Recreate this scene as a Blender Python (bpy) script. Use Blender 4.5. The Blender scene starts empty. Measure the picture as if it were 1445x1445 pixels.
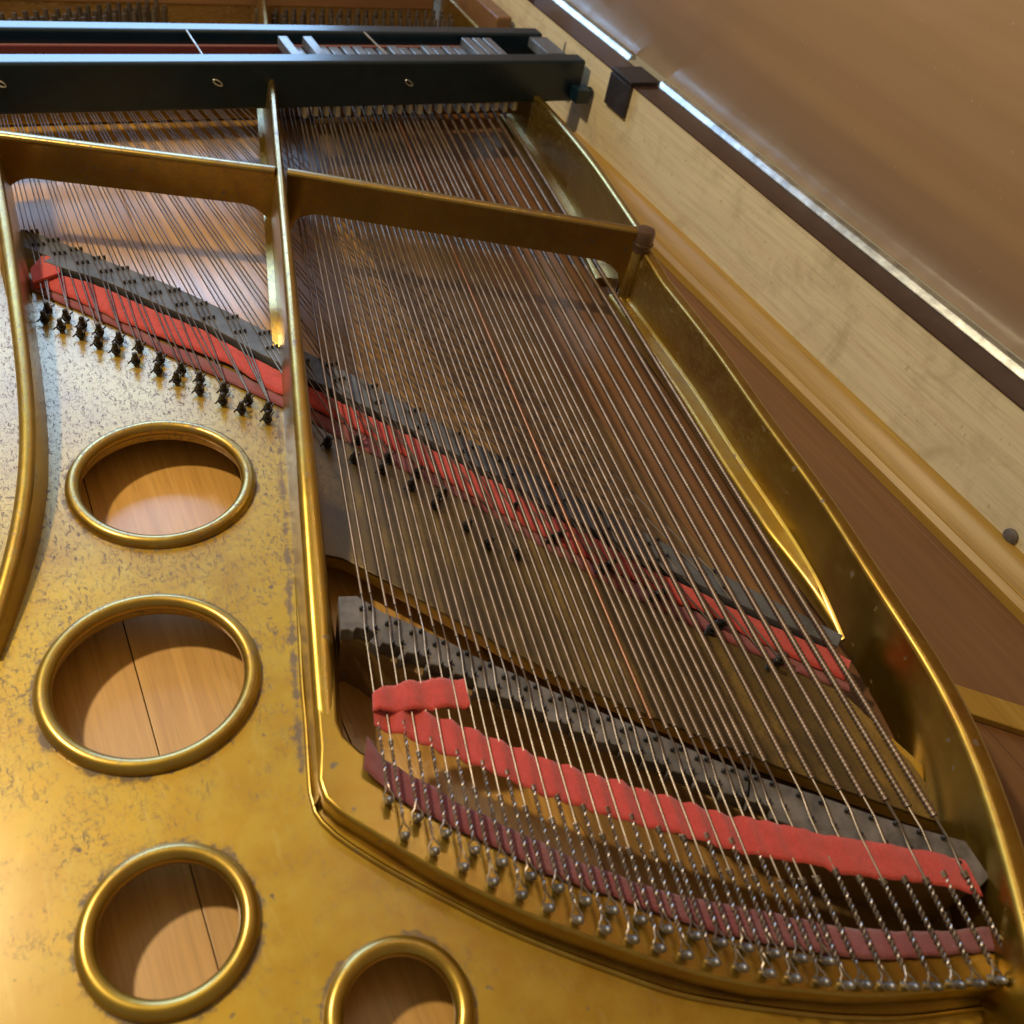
import bpy, bmesh, math, random
from mathutils import Vector, Matrix, noise
random.seed(7)
scene = bpy.context.scene
COL = scene.collection

# ------------------------------------------------------------------ camera
cam_data = bpy.data.cameras.new('camera')
cam_data.sensor_width = 36.0
cam_data.lens = 33.026
cam_data.clip_start = 0.01
cam_data.clip_end = 100
cam_data.dof.use_dof = True
cam_data.dof.focus_distance = 0.72
cam_data.dof.aperture_fstop = 9.0
cam = bpy.data.objects.new('camera', cam_data)
COL.objects.link(cam)
AX = ((0.877763882, -0.445325635, 0.176679500), (-0.209554486, -0.688502438, -0.694299150), (0.430833477, 0.572406735, -0.697662558))
cam.matrix_world = Matrix(((AX[0][0], -AX[1][0], -AX[2][0], 0), (AX[0][1], -AX[1][1], -AX[2][1], 0), (AX[0][2], -AX[1][2], -AX[2][2], 0.5), (0, 0, 0, 1)))
scene.camera = cam

# ------------------------------------------------------------------ world, lights, exposure
world = bpy.data.worlds.new('World')
scene.world = world
world.use_nodes = True
wb = world.node_tree.nodes['Background']
wb.inputs[0].default_value = (1.0, 0.77, 0.44, 1)
wb.inputs[1].default_value = 0.26

def area(name, loc, target, sx, sy, power, col):
    d = bpy.data.lights.new(name, 'AREA'); d.shape = 'RECTANGLE'; d.size = sx; d.size_y = sy
    d.energy = power; d.color = col
    o = bpy.data.objects.new(name, d); COL.objects.link(o); o.location = loc
    o.rotation_euler = (Vector(target) - Vector(loc)).to_track_quat('-Z', 'Y').to_euler()
    return o
area('window_light', (0.65, 3.2, 1.55), (0.65, 0.0, 1.2), 2.6, 1.7, 125, (0.36, 0.62, 1.0))
lamp = bpy.data.lights.new('ceiling_lamp', 'POINT'); lamp.energy = 68; lamp.color = (1.0, 0.79, 0.48); lamp.shadow_soft_size = 0.045
lo = bpy.data.objects.new('ceiling_lamp', lamp); COL.objects.link(lo); lo.location = (-0.46, 0.93, 1.30)

scene.view_settings.view_transform = 'Standard'
scene.view_settings.look = 'None'
scene.view_settings.exposure = 0.0
scene.view_settings.gamma = 1.0
scene.view_settings.use_curve_mapping = False
scene.cycles.use_denoising = True
scene.cycles.max_bounces = 8

# ------------------------------------------------------------------ measured plan curves (metres; x to the bass side, y to the keyboard)
G = {
 'strut_foot': [[0.1767, 0.5585], [0.1694, 0.5361], [0.1493, 0.4562], [0.1358, 0.3978], [0.1321, 0.3835], [0.1142, 0.3198], [0.1055, 0.2854], [0.0943, 0.2439]],
 'step_foot': [[0.0934, 0.2324], [0.0992, 0.2158], [0.1169, 0.1894], [0.1358, 0.1659], [0.1595, 0.1378], [0.1828, 0.114], [0.2076, 0.0908], [0.2327, 0.0687], [0.2605, 0.0503], [0.2933, 0.0311], [0.3179, 0.0184], [0.3522, 0.0039], [0.4146, -0.0157]],
 'step_top': [[0.0977, 0.2417], [0.0973, 0.2293], [0.1016, 0.2196], [0.1133, 0.2026], [0.1339, 0.1739], [0.1568, 0.1463], [0.1816, 0.1205], [0.2271, 0.0794], [0.2606, 0.0546], [0.2889, 0.0385], [0.3166, 0.0241], [0.3549, 0.0087], [0.4054, -0.0088]],
 'open_near': [[0.1467, 0.3615], [0.1288, 0.3], [0.1206, 0.2725], [0.1205, 0.2621], [0.1257, 0.2497], [0.136, 0.2366], [0.1462, 0.2237], [0.1638, 0.198], [0.1867, 0.1702], [0.2098, 0.1436], [0.2393, 0.1159], [0.269, 0.094], [0.308, 0.0685], [0.3547, 0.0413], [0.4103, 0.0209], [0.4327, 0.0144]],
 'open_far': [[0.1619, 0.4102], [0.1712, 0.4072], [0.179, 0.3933], [0.1979, 0.3694], [0.2191, 0.3375], [0.2446, 0.298], [0.2699, 0.2632], [0.303, 0.2262], [0.3359, 0.1915], [0.372, 0.1533], [0.4049, 0.1241], [0.4272, 0.1029], [0.4556, 0.0772]],
 'rb_top': [[0.5824, 0.6616], [0.5531, 0.5097], [0.5336, 0.403], [0.5209, 0.3145], [0.5025, 0.2401], [0.4835, 0.1498], [0.4717, 0.1172], [0.4586, 0.0875], [0.4411, 0.0607], [0.4215, 0.0315], [0.4053, 0.0077], [0.3881, -0.0151], [0.3716, -0.0358], [0.3528, -0.0594]],
 'rb_fr': [[0.5897, 0.6606], [0.5651, 0.5504], [0.5553, 0.4577], [0.5282, 0.3528], [0.5134, 0.2738], [0.5029, 0.2173], [0.4952, 0.1912]],
 'rb_fl': [[0.5798, 0.6924], [0.5408, 0.5149], [0.5216, 0.4304], [0.5058, 0.3566], [0.4985, 0.2913], [0.4961, 0.2479], [0.4912, 0.1946]],
 'rb_low': [[0.4952, 0.1912], [0.4869, 0.1647], [0.4768, 0.1387], [0.4694, 0.1244], [0.4615, 0.1192]],
 'cross': [[0.0307, 0.9049], [0.1413, 0.8639], [0.2501, 0.8146], [0.3976, 0.7396], [0.5546, 0.6607]],
 'cap_back': [[0.1476, 0.3503], [0.1587, 0.3472], [0.1696, 0.3294], [0.18, 0.3185], [0.1898, 0.3066], [0.1996, 0.2949], [0.2094, 0.2807], [0.2191, 0.2694], [0.2303, 0.2571], [0.2489, 0.2352], [0.2703, 0.2114], [0.2915, 0.1899], [0.3126, 0.1654], [0.3348, 0.1432], [0.3623, 0.1193], [0.3833, 0.0995], [0.4052, 0.0813], [0.4277, 0.0636], [0.4251, 0.0418]],
 'cap_front': [[0.1402, 0.3251], [0.1444, 0.3242], [0.1509, 0.3159], [0.1565, 0.3056], [0.1676, 0.2906], [0.1801, 0.2769], [0.192, 0.2645], [0.2023, 0.2533], [0.2116, 0.2442], [0.2274, 0.2274], [0.2517, 0.201], [0.266, 0.1841], [0.2804, 0.1678], [0.2949, 0.1516], [0.3091, 0.1356], [0.3271, 0.1173], [0.3483, 0.0942], [0.3712, 0.0737], [0.3961, 0.0525], [0.4139, 0.0398]],
 'bass': [[0, [0.3292, 1.0609], [0.1586, 0.3353], [0.1536, 0.3208], [0.1282, 0.2147]], [0, [0.3334, 1.0607], [0.164, 0.3341], [0.1589, 0.3194], [0.1287, 0.1928]], [1, [0.3397, 1.0603], [0.1693, 0.3191], [0.1644, 0.3046], [0.1388, 0.1995]], [1, [0.344, 1.0601], [0.1749, 0.3183], [0.1699, 0.3037], [0.1399, 0.1792]], [2, [0.3503, 1.0598], [0.1809, 0.3077], [0.1759, 0.2933], [0.1496, 0.1857]], [2, [0.3546, 1.0595], [0.1869, 0.3069], [0.1819, 0.2922], [0.1507, 0.1656]], [3, [0.361, 1.0592], [0.1911, 0.2949], [0.1862, 0.2804], [0.1599, 0.1715]], [3, [0.3653, 1.059], [0.1969, 0.2945], [0.1919, 0.2799], [0.1615, 0.1524]], [4, [0.3717, 1.0586], [0.2021, 0.2838], [0.1972, 0.2694], [0.1706, 0.1599]], [4, [0.3761, 1.0584], [0.2073, 0.282], [0.2023, 0.2674], [0.1722, 0.1406]], [5, [0.3826, 1.058], [0.2104, 0.2696], [0.2055, 0.2553], [0.1816, 0.1476]], [5, [0.387, 1.0578], [0.217, 0.2695], [0.2119, 0.255], [0.1825, 0.1292]], [6, [0.3935, 1.0575], [0.2211, 0.2587], [0.2161, 0.2443], [0.1921, 0.1363]], [6, [0.398, 1.0572], [0.2268, 0.2566], [0.2218, 0.2422], [0.1934, 0.118]], [7, [0.4046, 1.0569], [0.2301, 0.2467], [0.2252, 0.2324], [0.2023, 0.1248]], [7, [0.409, 1.0566], [0.2364, 0.2458], [0.2314, 0.2313], [0.2045, 0.1081]], [8, [0.4157, 1.0563], [0.2407, 0.2343], [0.2358, 0.2201], [0.2131, 0.115]], [8, [0.4202, 1.056], [0.2469, 0.2332], [0.2419, 0.2188], [0.2153, 0.0983]], [9, [0.4269, 1.0557], [0.2511, 0.2231], [0.2462, 0.2088], [0.2245, 0.1048]], [9, [0.4314, 1.0554], [0.2569, 0.2223], [0.2519, 0.2079], [0.226, 0.089]], [10, [0.4382, 1.0551], [0.2612, 0.2115], [0.2562, 0.1973], [0.235, 0.0954]], [10, [0.4428, 1.0548], [0.268, 0.2103], [0.263, 0.1959], [0.2374, 0.0805]], [11, [0.4495, 1.0545], [0.2716, 0.2006], [0.2667, 0.1864], [0.2473, 0.0866]], [11, [0.4542, 1.0542], [0.2774, 0.1998], [0.2723, 0.1854], [0.2486, 0.0718]], [12, [0.461, 1.0539], [0.282, 0.1899], [0.277, 0.1756], [0.258, 0.0783]], [12, [0.4657, 1.0536], [0.2882, 0.1885], [0.2831, 0.1742], [0.2607, 0.0637]], [13, [0.4726, 1.0533], [0.2937, 0.1783], [0.2887, 0.1641], [0.2696, 0.0705]], [13, [0.4773, 1.053], [0.2991, 0.1769], [0.294, 0.1625], [0.2725, 0.0556]], [14, [0.4842, 1.0526], [0.3047, 0.1679], [0.2996, 0.1536], [0.2815, 0.0624]], [14, [0.489, 1.0524], [0.3099, 0.1652], [0.3048, 0.1509], [0.2839, 0.0481]], [15, [0.496, 1.052], [0.3153, 0.1551], [0.3102, 0.1409], [0.2936, 0.0545]], [15, [0.5008, 1.0518], [0.3209, 0.1536], [0.3157, 0.1393], [0.297, 0.0405]], [16, [0.5079, 1.0514], [0.3259, 0.1461], [0.3208, 0.1319], [0.3063, 0.0475]], [16, [0.5127, 1.0511], [0.3316, 0.1439], [0.3264, 0.1296], [0.3082, 0.0338]], [17, [0.5222, 1.0506], [0.3384, 0.1373], [0.3332, 0.123], [0.3173, 0.0302]], [18, [0.5343, 1.05], [0.3493, 0.1253], [0.344, 0.111], [0.3288, 0.0244]], [19, [0.5465, 1.0493], [0.3594, 0.1166], [0.3541, 0.1022], [0.3409, 0.0188]], [20, [0.5588, 1.0487], [0.371, 0.1062], [0.3657, 0.0919], [0.3529, 0.0136]], [21, [0.5711, 1.048], [0.3823, 0.097], [0.3769, 0.0826], [0.3657, 0.0091]], [22, [0.5836, 1.0473], [0.3941, 0.0885], [0.3885, 0.0741], [0.3773, 0.0045]], [23, [0.5962, 1.0467], [0.4043, 0.0788], [0.3988, 0.0643], [0.3898, 0.0009]], [24, [0.6089, 1.046], [0.4161, 0.0701], [0.4104, 0.0556], [0.4016, -0.0014]]],
 'felt_red_up': [[0.1416, 0.2744], [0.1551, 0.2705], [0.1622, 0.2638], [0.1648, 0.2551], [0.1751, 0.2462], [0.1846, 0.2367], [0.1959, 0.2249], [0.2071, 0.2133], [0.2171, 0.2027], [0.2281, 0.1936], [0.2404, 0.1817], [0.253, 0.1729], [0.2599, 0.1655], [0.2796, 0.1498], [0.2912, 0.1396], [0.3029, 0.1296], [0.3167, 0.1202], [0.3293, 0.1115], [0.3484, 0.0974], [0.3707, 0.0847], [0.3947, 0.0695], [0.4157, 0.0551]],
 'felt_red_lo': [[0.1356, 0.2565], [0.1425, 0.25], [0.1495, 0.2449], [0.1621, 0.2305], [0.1724, 0.22], [0.1826, 0.2105], [0.1961, 0.1952], [0.2066, 0.1832], [0.2174, 0.1744], [0.2304, 0.1625], [0.2432, 0.152], [0.2537, 0.1433], [0.2681, 0.133], [0.2787, 0.1244], [0.292, 0.113], [0.3107, 0.0995], [0.3342, 0.0855], [0.3382, 0.0795], [0.3627, 0.0663], [0.3865, 0.0536], [0.3989, 0.0448], [0.412, 0.0351]],
 'felt_tab_up': [[0.1411, 0.2744], [0.1505, 0.2772], [0.166, 0.2747], [0.1773, 0.2724], [0.1956, 0.2657]],
 'felt_tab_lo': [[0.1376, 0.2641], [0.1467, 0.2607], [0.1564, 0.2576], [0.1651, 0.2551], [0.1916, 0.2471]],
 'felt_bm_up': [[0.13, 0.2526], [0.1357, 0.2374], [0.1461, 0.224], [0.1554, 0.2125], [0.1638, 0.1985], [0.1751, 0.1857], [0.1871, 0.1712], [0.2012, 0.1555], [0.2101, 0.1446], [0.2252, 0.1312], [0.2393, 0.117], [0.2529, 0.1064], [0.2692, 0.0955], [0.2917, 0.0813], [0.308, 0.0697], [0.3304, 0.0553], [0.3549, 0.0429], [0.3812, 0.0317], [0.4102, 0.0223], [0.4326, 0.0157], [0.445, 0.013]],
 'felt_bm_lo': [[0.1219, 0.2364], [0.1278, 0.2249], [0.135, 0.2115], [0.1481, 0.1958], [0.1592, 0.1825], [0.1713, 0.169], [0.1816, 0.1577], [0.1899, 0.1458], [0.2036, 0.1333], [0.2185, 0.1204], [0.2324, 0.1063], [0.2454, 0.0954], [0.2649, 0.0784], [0.2867, 0.0646], [0.3137, 0.0466], [0.3375, 0.0343], [0.371, 0.0219], [0.3992, 0.0124], [0.4198, 0.0049], [0.4309, 0.0014]],
 'treble': [[[0.0419, 1.0787], [0.0364, 0.8432], [0.0379, 0.8213]], [[0.0539, 1.0779], [0.0512, 0.8263], [0.0526, 0.8043]], [[0.066, 1.0772], [0.0669, 0.8081], [0.0682, 0.7862]], [[0.0782, 1.0765], [0.0832, 0.7912], [0.0843, 0.7693]], [[0.0906, 1.0758], [0.0988, 0.771], [0.0997, 0.7492]], [[0.1031, 1.0751], [0.1159, 0.7508], [0.1166, 0.729]], [[0.1157, 1.0743], [0.1331, 0.7295], [0.1336, 0.7079]], [[0.1284, 1.0736], [0.1499, 0.7053], [0.1503, 0.6839]], [[0.1413, 1.0728], [0.1699, 0.6808], [0.17, 0.6595]], [[0.1542, 1.0721], [0.1893, 0.6535], [0.1892, 0.6326]], [[0.1674, 1.0713], [0.2084, 0.6288], [0.208, 0.6081]], [[0.1806, 1.0705], [0.2296, 0.5989], [0.2289, 0.5786]], [[0.194, 1.0697], [0.2518, 0.5635], [0.2508, 0.5437]], [[0.2076, 1.0689], [0.274, 0.5262], [0.2728, 0.507]], [[0.2213, 1.0681], [0.2976, 0.4903], [0.296, 0.4717]], [[0.2351, 1.0673], [0.3194, 0.4532], [0.3176, 0.4352]], [[0.249, 1.0665], [0.3414, 0.4154], [0.3394, 0.3979]], [[0.2632, 1.0657], [0.3653, 0.3787], [0.3629, 0.3619]], [[0.2774, 1.0648], [0.3896, 0.3398], [0.3869, 0.3236]], [[0.2919, 1.064], [0.4141, 0.299], [0.4111, 0.2834]], [[0.3064, 1.0631], [0.4412, 0.2598], [0.4379, 0.2449]], [[0.3212, 1.0623], [0.4671, 0.2213], [0.4634, 0.207]]],
 'tcap_back': [[0.0193, 0.8586], [0.0404, 0.8443], [0.057, 0.827], [0.0727, 0.8053], [0.0944, 0.7839], [0.1069, 0.7677], [0.1222, 0.7557], [0.1387, 0.7322], [0.1573, 0.7108], [0.1745, 0.6845], [0.1934, 0.6593], [0.2164, 0.6213], [0.2364, 0.5937], [0.2573, 0.5663], [0.2691, 0.5444], [0.2854, 0.519], [0.2989, 0.4929], [0.3132, 0.4698], [0.3285, 0.4458], [0.347, 0.4205], [0.3754, 0.3767], [0.3941, 0.3462], [0.4192, 0.3054], [0.4465, 0.2658], [0.4791, 0.2186]],
 'thitch_up': [[0.0335, 0.7355], [0.0455, 0.7221], [0.0558, 0.7092], [0.0666, 0.6967], [0.0793, 0.6829], [0.092, 0.6691], [0.1043, 0.6497], [0.1169, 0.6323], [0.1277, 0.6175], [0.1421, 0.6], [0.1564, 0.5827], [0.1681, 0.5688]],
 'thitch_lo': [[0.029, 0.723], [0.0395, 0.7096], [0.0521, 0.6968], [0.0628, 0.6816], [0.074, 0.6693], [0.0858, 0.6524], [0.0995, 0.6365], [0.1105, 0.6216], [0.1239, 0.6045], [0.1377, 0.5874], [0.1486, 0.5738], [0.1644, 0.5582]],
 'thitch_r': [[0.1996, 0.5185], [0.2133, 0.4962], [0.2298, 0.4792], [0.2438, 0.4565], [0.2537, 0.4323], [0.2675, 0.4053], [0.223, 0.5147], [0.2384, 0.4892], [0.2544, 0.4681], [0.2634, 0.4412], [0.275, 0.3844], [0.2904, 0.3687]],
 'felt_tr_up': [[0.0364, 0.7919], [0.051, 0.7779], [0.0745, 0.759], [0.0899, 0.7406], [0.1049, 0.7213], [0.1205, 0.7027], [0.1429, 0.6775], [0.1629, 0.6465], [0.1716, 0.6316], [0.1876, 0.6102], [0.2069, 0.5807], [0.217, 0.5678], [0.2271, 0.5524], [0.2415, 0.5332], [0.263, 0.5039], [0.2743, 0.4835], [0.2867, 0.4661], [0.2976, 0.4464], [0.3112, 0.4318], [0.322, 0.4125], [0.3311, 0.3913], [0.3426, 0.3751], [0.3538, 0.3588], [0.3642, 0.3407], [0.3739, 0.323], [0.3915, 0.3034], [0.4132, 0.2728], [0.4358, 0.2448], [0.4652, 0.2123], [0.4736, 0.2009]],
 'felt_tr_lo': [[0.0271, 0.769], [0.0378, 0.7637], [0.0538, 0.7466], [0.0688, 0.7275], [0.0804, 0.7105], [0.0927, 0.698], [0.1139, 0.6736], [0.1573, 0.6261], [0.1653, 0.6097], [0.1736, 0.5945], [0.1816, 0.5832], [0.2008, 0.56], [0.2171, 0.5396], [0.236, 0.5112], [0.2545, 0.4835], [0.2712, 0.454], [0.2875, 0.4252], [0.3042, 0.3984], [0.3153, 0.3813], [0.3318, 0.3561], [0.3494, 0.3338], [0.3665, 0.3116], [0.3816, 0.2889], [0.4004, 0.2704], [0.4147, 0.2455], [0.4306, 0.2244], [0.4435, 0.2091], [0.4597, 0.1908]],
 'felt_tt': [[0.0279, 0.7867], [0.0389, 0.8054], [0.0521, 0.8048], [0.0501, 0.7771], [0.027, 0.7659]],
 'felt_tm_up': [[0.024, 0.7901], [0.0376, 0.7709], [0.0532, 0.7497], [0.0687, 0.7322], [0.0805, 0.714], [0.0927, 0.702], [0.1094, 0.6738], [0.1351, 0.648], [0.1567, 0.6205], [0.183, 0.5856], [0.2019, 0.5624], [0.2187, 0.5426], [0.2444, 0.5066], [0.2701, 0.4713], [0.2935, 0.4349], [0.3183, 0.3859], [0.3511, 0.3348], [0.3844, 0.2886], [0.4312, 0.2291], [0.4661, 0.1911]],
 'felt_tm_lo': [[0.0242, 0.7716], [0.0433, 0.7463], [0.0586, 0.729], [0.0783, 0.7041], [0.0899, 0.6882], [0.1094, 0.6573], [0.131, 0.6315], [0.1525, 0.6054], [0.1793, 0.57], [0.1966, 0.5467], [0.2112, 0.5217], [0.2309, 0.4962], [0.2494, 0.469], [0.2683, 0.4448], [0.2859, 0.419], [0.3115, 0.3731], [0.3432, 0.3218], [0.3762, 0.2765], [0.4231, 0.2192], [0.4577, 0.1818]],
 'lbar_l': [[0.0178, 0.9163], [0.0125, 0.8051], [0.0075, 0.7301], [0.003, 0.6631], [-0.0019, 0.6032], [-0.0075, 0.5571], [-0.015, 0.5155], [-0.0265, 0.4722], [-0.0406, 0.4341], [-0.0551, 0.4001]],
 'lbar_r': [[0.0214, 0.8515], [0.0202, 0.7812], [0.0161, 0.7182], [0.0124, 0.6611], [0.0079, 0.6008], [0.0032, 0.5543], [-0.0045, 0.5124], [-0.0142, 0.4748], [-0.029, 0.4303], [-0.0453, 0.3914]],
 'web_far': [[0.0249, 0.8043], [0.0505, 0.7713], [0.0825, 0.7269], [0.1146, 0.6885], [0.1461, 0.651], [0.1867, 0.5974], [0.2072, 0.5781], [0.255, 0.511], [0.2971, 0.4397], [0.328, 0.3792], [0.3694, 0.3216], [0.4026, 0.2755], [0.4359, 0.2325], [0.4513, 0.2026], [0.4587, 0.1691], [0.4598, 0.1394], [0.459, 0.1201]]}

# ------------------------------------------------------------------ materials
HOLES = [(.075, .5122, .0584), (.0315, .3491, .058), (.0085, .2009, .0378), (.098, .118, .0313)]
class NT:
    def __init__(s, name):
        s.m = bpy.data.materials.new(name); s.m.use_nodes = True
        s.t = s.m.node_tree; s.b = s.t.nodes['Principled BSDF']
        s.tc = s.t.nodes.new('ShaderNodeTexCoord')
    def n(s, typ, ins=None, **kw):
        nd = s.t.nodes.new(typ)
        for k, v in kw.items(): setattr(nd, k, v)
        for k, v in (ins or {}).items():
            if isinstance(v, bpy.types.NodeSocket): s.t.links.new(v, nd.inputs[k])
            else: nd.inputs[k].default_value = v
        return nd
    def pos(s, scale=(1, 1, 1), rot=(0, 0, 0)):
        g = s.n('ShaderNodeNewGeometry')
        mp = s.n('ShaderNodeMapping', {'Vector': g.outputs['Position'], 'Scale': scale, 'Rotation': rot})
        return mp.outputs[0]
    def noise(s, vec, scale, detail=4, rough=.55, dist=0.0):
        return s.n('ShaderNodeTexNoise', {'Vector': vec, 'Scale': scale, 'Detail': detail, 'Roughness': rough, 'Distortion': dist}).outputs['Fac']
    def ramp(s, fac, stops):
        r = s.n('ShaderNodeValToRGB', {'Fac': fac}); e = r.color_ramp.elements
        while len(e) < len(stops): e.new(.5)
        for i, (p, c) in enumerate(stops):
            e[i].position = p; e[i].color = (c[0], c[1], c[2], 1) if isinstance(c, (tuple, list)) else (c, c, c, 1)
        return r.outputs[0]
    def mix(s, fac, a, b, mode='MIX'):
        r = s.n('ShaderNodeMix', data_type='RGBA', blend_type=mode)
        for key, v in ((0, fac), (6, a), (7, b)):
            if isinstance(v, bpy.types.NodeSocket): s.t.links.new(v, r.inputs[key])
            else: r.inputs[key].default_value = v if not isinstance(v, (tuple, list)) else (v[0], v[1], v[2], 1)
        return r.outputs[2]
    def math(s, op, a, b=0.0, clamp=False):
        r = s.n('ShaderNodeMath', operation=op, use_clamp=clamp)
        for i, v in enumerate((a, b)):
            if isinstance(v, bpy.types.NodeSocket): s.t.links.new(v, r.inputs[i])
            else: r.inputs[i].default_value = v
        return r.outputs[0]
    def bump(s, h, strength=.2, dist=.001):
        b = s.n('ShaderNodeBump', {'Height': h, 'Strength': strength, 'Distance': dist})
        s.t.links.new(b.outputs[0], s.b.inputs['Normal'])
    def set(s, **kw):
        nm = {'color': 'Base Color', 'rough': 'Roughness', 'metal': 'Metallic', 'coat': 'Coat Weight', 'coat_rough': 'Coat Roughness', 'sheen': 'Sheen Weight', 'spec': 'Specular IOR Level', 'sheen_rough': 'Sheen Roughness'}
        for k, v in kw.items():
            i = s.b.inputs[nm[k]]
            if isinstance(v, bpy.types.NodeSocket): s.t.links.new(v, i)
            else: i.default_value = (v[0], v[1], v[2], 1) if isinstance(v, (tuple, list)) else v
        return s.m

def mat_gold(name, wear=.5, tone=1.0, metal=.85, grime=False, rough=.50):
    k = NT(name); p = k.pos()
    big = k.noise(p, 9, 3); mid = k.noise(p, 55, 5, .6); fine = k.noise(p, 420, 3, .6)
    c = k.ramp(big, [(.32, (.33 * tone, .18 * tone, .004 * tone)), (.66, (.47 * tone, .30 * tone, .010 * tone))])
    c = k.mix(k.ramp(mid, [(.42, 0.0), (.62, .55)]), c, (.46 * tone, .32 * tone, .03 * tone))
    # rubbed streaks along the bar direction
    st = k.noise(k.pos((1.0, .22, 1.0), (0, 0, -.5)), 150, 5, .7)
    c = k.mix(k.ramp(st, [(.55, 0.0), (.72, .35)]), c, (.50 * tone, .40 * tone, .12 * tone))
    # worn scratches where the bronze paint has gone, most towards the keyboard end
    sep = k.n('ShaderNodeSeparateXYZ', {'Vector': p}).outputs
    zone = k.n('ShaderNodeMapRange', {'Value': sep['Y'], 'From Min': .20, 'From Max': .60, 'To Min': -.12, 'To Max': .17}).outputs[0]
    patch = k.ramp(k.math('ADD', k.noise(p, 26, 6, .75), zone), [(.47 - .1 * wear, 0.0), (.70 - .1 * wear, 1.0)])
    s1 = k.ramp(k.noise(k.pos((1.0, .42, 1), (0, 0, .8)), 400, 5, .8, 1.0), [(.545, 0.0), (.59, 1.0)])
    s2 = k.ramp(k.noise(k.pos((.5, 1.0, 1), (0, 0, -.4)), 360, 5, .8, 1.2), [(.57, 0.0), (.615, .9)])
    fl = k.math('MULTIPLY', k.math('MULTIPLY', k.math('MAXIMUM', s1, s2), patch), .25 + .68 * wear)
    spots = k.ramp(k.noise(p, 95, 2, .5), [(.70, 0.0), (.74, .8)])
    msk = k.math('MAXIMUM', fl, spots)
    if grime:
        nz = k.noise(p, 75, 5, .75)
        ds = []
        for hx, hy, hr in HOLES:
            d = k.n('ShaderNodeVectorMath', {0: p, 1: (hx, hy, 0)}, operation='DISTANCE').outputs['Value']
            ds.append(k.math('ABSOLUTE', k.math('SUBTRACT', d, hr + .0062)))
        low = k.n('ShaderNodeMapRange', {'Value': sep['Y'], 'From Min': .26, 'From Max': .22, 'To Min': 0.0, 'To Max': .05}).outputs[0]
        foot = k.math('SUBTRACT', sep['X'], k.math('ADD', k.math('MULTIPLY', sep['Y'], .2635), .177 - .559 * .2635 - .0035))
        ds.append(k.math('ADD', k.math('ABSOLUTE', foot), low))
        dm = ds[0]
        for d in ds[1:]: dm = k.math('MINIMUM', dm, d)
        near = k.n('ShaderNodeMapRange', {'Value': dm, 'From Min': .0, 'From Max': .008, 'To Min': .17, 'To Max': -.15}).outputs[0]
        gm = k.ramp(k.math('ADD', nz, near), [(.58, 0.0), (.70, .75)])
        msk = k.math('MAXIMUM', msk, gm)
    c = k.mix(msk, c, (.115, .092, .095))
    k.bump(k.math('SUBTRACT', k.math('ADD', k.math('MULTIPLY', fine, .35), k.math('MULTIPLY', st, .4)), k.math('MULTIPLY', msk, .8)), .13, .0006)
    rr = k.math('ADD', k.math('MULTIPLY', mid, .16), k.math('ADD', k.math('MULTIPLY', msk, .2), rough))
    k.b.inputs['Coat IOR'].default_value = 1.65
    return k.set(color=c, metal=k.math('MULTIPLY', k.math('SUBTRACT', 1.0, msk), metal), rough=rr, coat=k.math('SUBTRACT', .95, k.math('MULTIPLY', msk, .93)), coat_rough=.25)

def mat_wood(name, c1, c2, c3, axis='y', scale=1.0, rough=.45, coat=.0, coat_rough=.15, ring=60, stain=0.0, stain_col=(.1, .06, .03), bump=.08):
    k = NT(name)
    sc = {'y': (1, .035, 1), 'x': (.035, 1, 1), 'z': (1, 1, .035)}[axis]
    p = k.pos(tuple(a * scale for a in sc)); q = k.pos()
    g = k.noise(p, ring, 4, .6, .6); g2 = k.noise(p, ring * 6, 3, .6)
    big = k.noise(q, 6, 3)
    c = k.ramp(g, [(.32, c1), (.5, c2), (.68, c3)])
    c = k.mix(k.ramp(g2, [(.45, 0.0), (.7, .45)]), c, tuple(a * .62 for a in c1))
    c = k.mix(k.ramp(big, [(.35, 0.0), (.7, .35)]), c, tuple(a * .72 for a in c2))
    if stain > 0:
        st = k.ramp(k.noise(q, 17, 6, .65, .5), [(.50, 0.0), (.72, stain)])
        c = k.mix(st, c, stain_col)
        c = k.mix(k.ramp(k.noise(q, 150, 2), [(.68, 0.0), (.73, stain * .8)]), c, stain_col)
    k.bump(g2, bump, .0006)
    return k.set(color=c, rough=rough, coat=coat, coat_rough=coat_rough)

def mat_plain(name, col, rough=.5, metal=0.0, coat=0.0, var=.25, bump=.0, bscale=300, coat_rough=.1, spec=.5):
    k = NT(name); p = k.pos()
    nz = k.noise(p, 60, 4, .6)
    c = k.mix(k.ramp(nz, [(.35, 0.0), (.7, 1.0)]), tuple(a * (1 - var) for a in col), tuple(min(1, a * (1 + var)) for a in col))
    if bump: k.bump(k.noise(p, bscale, 3), bump, .0006)
    return k.set(color=c, rough=rough, metal=metal, coat=coat, coat_rough=coat_rough, spec=spec)

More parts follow.
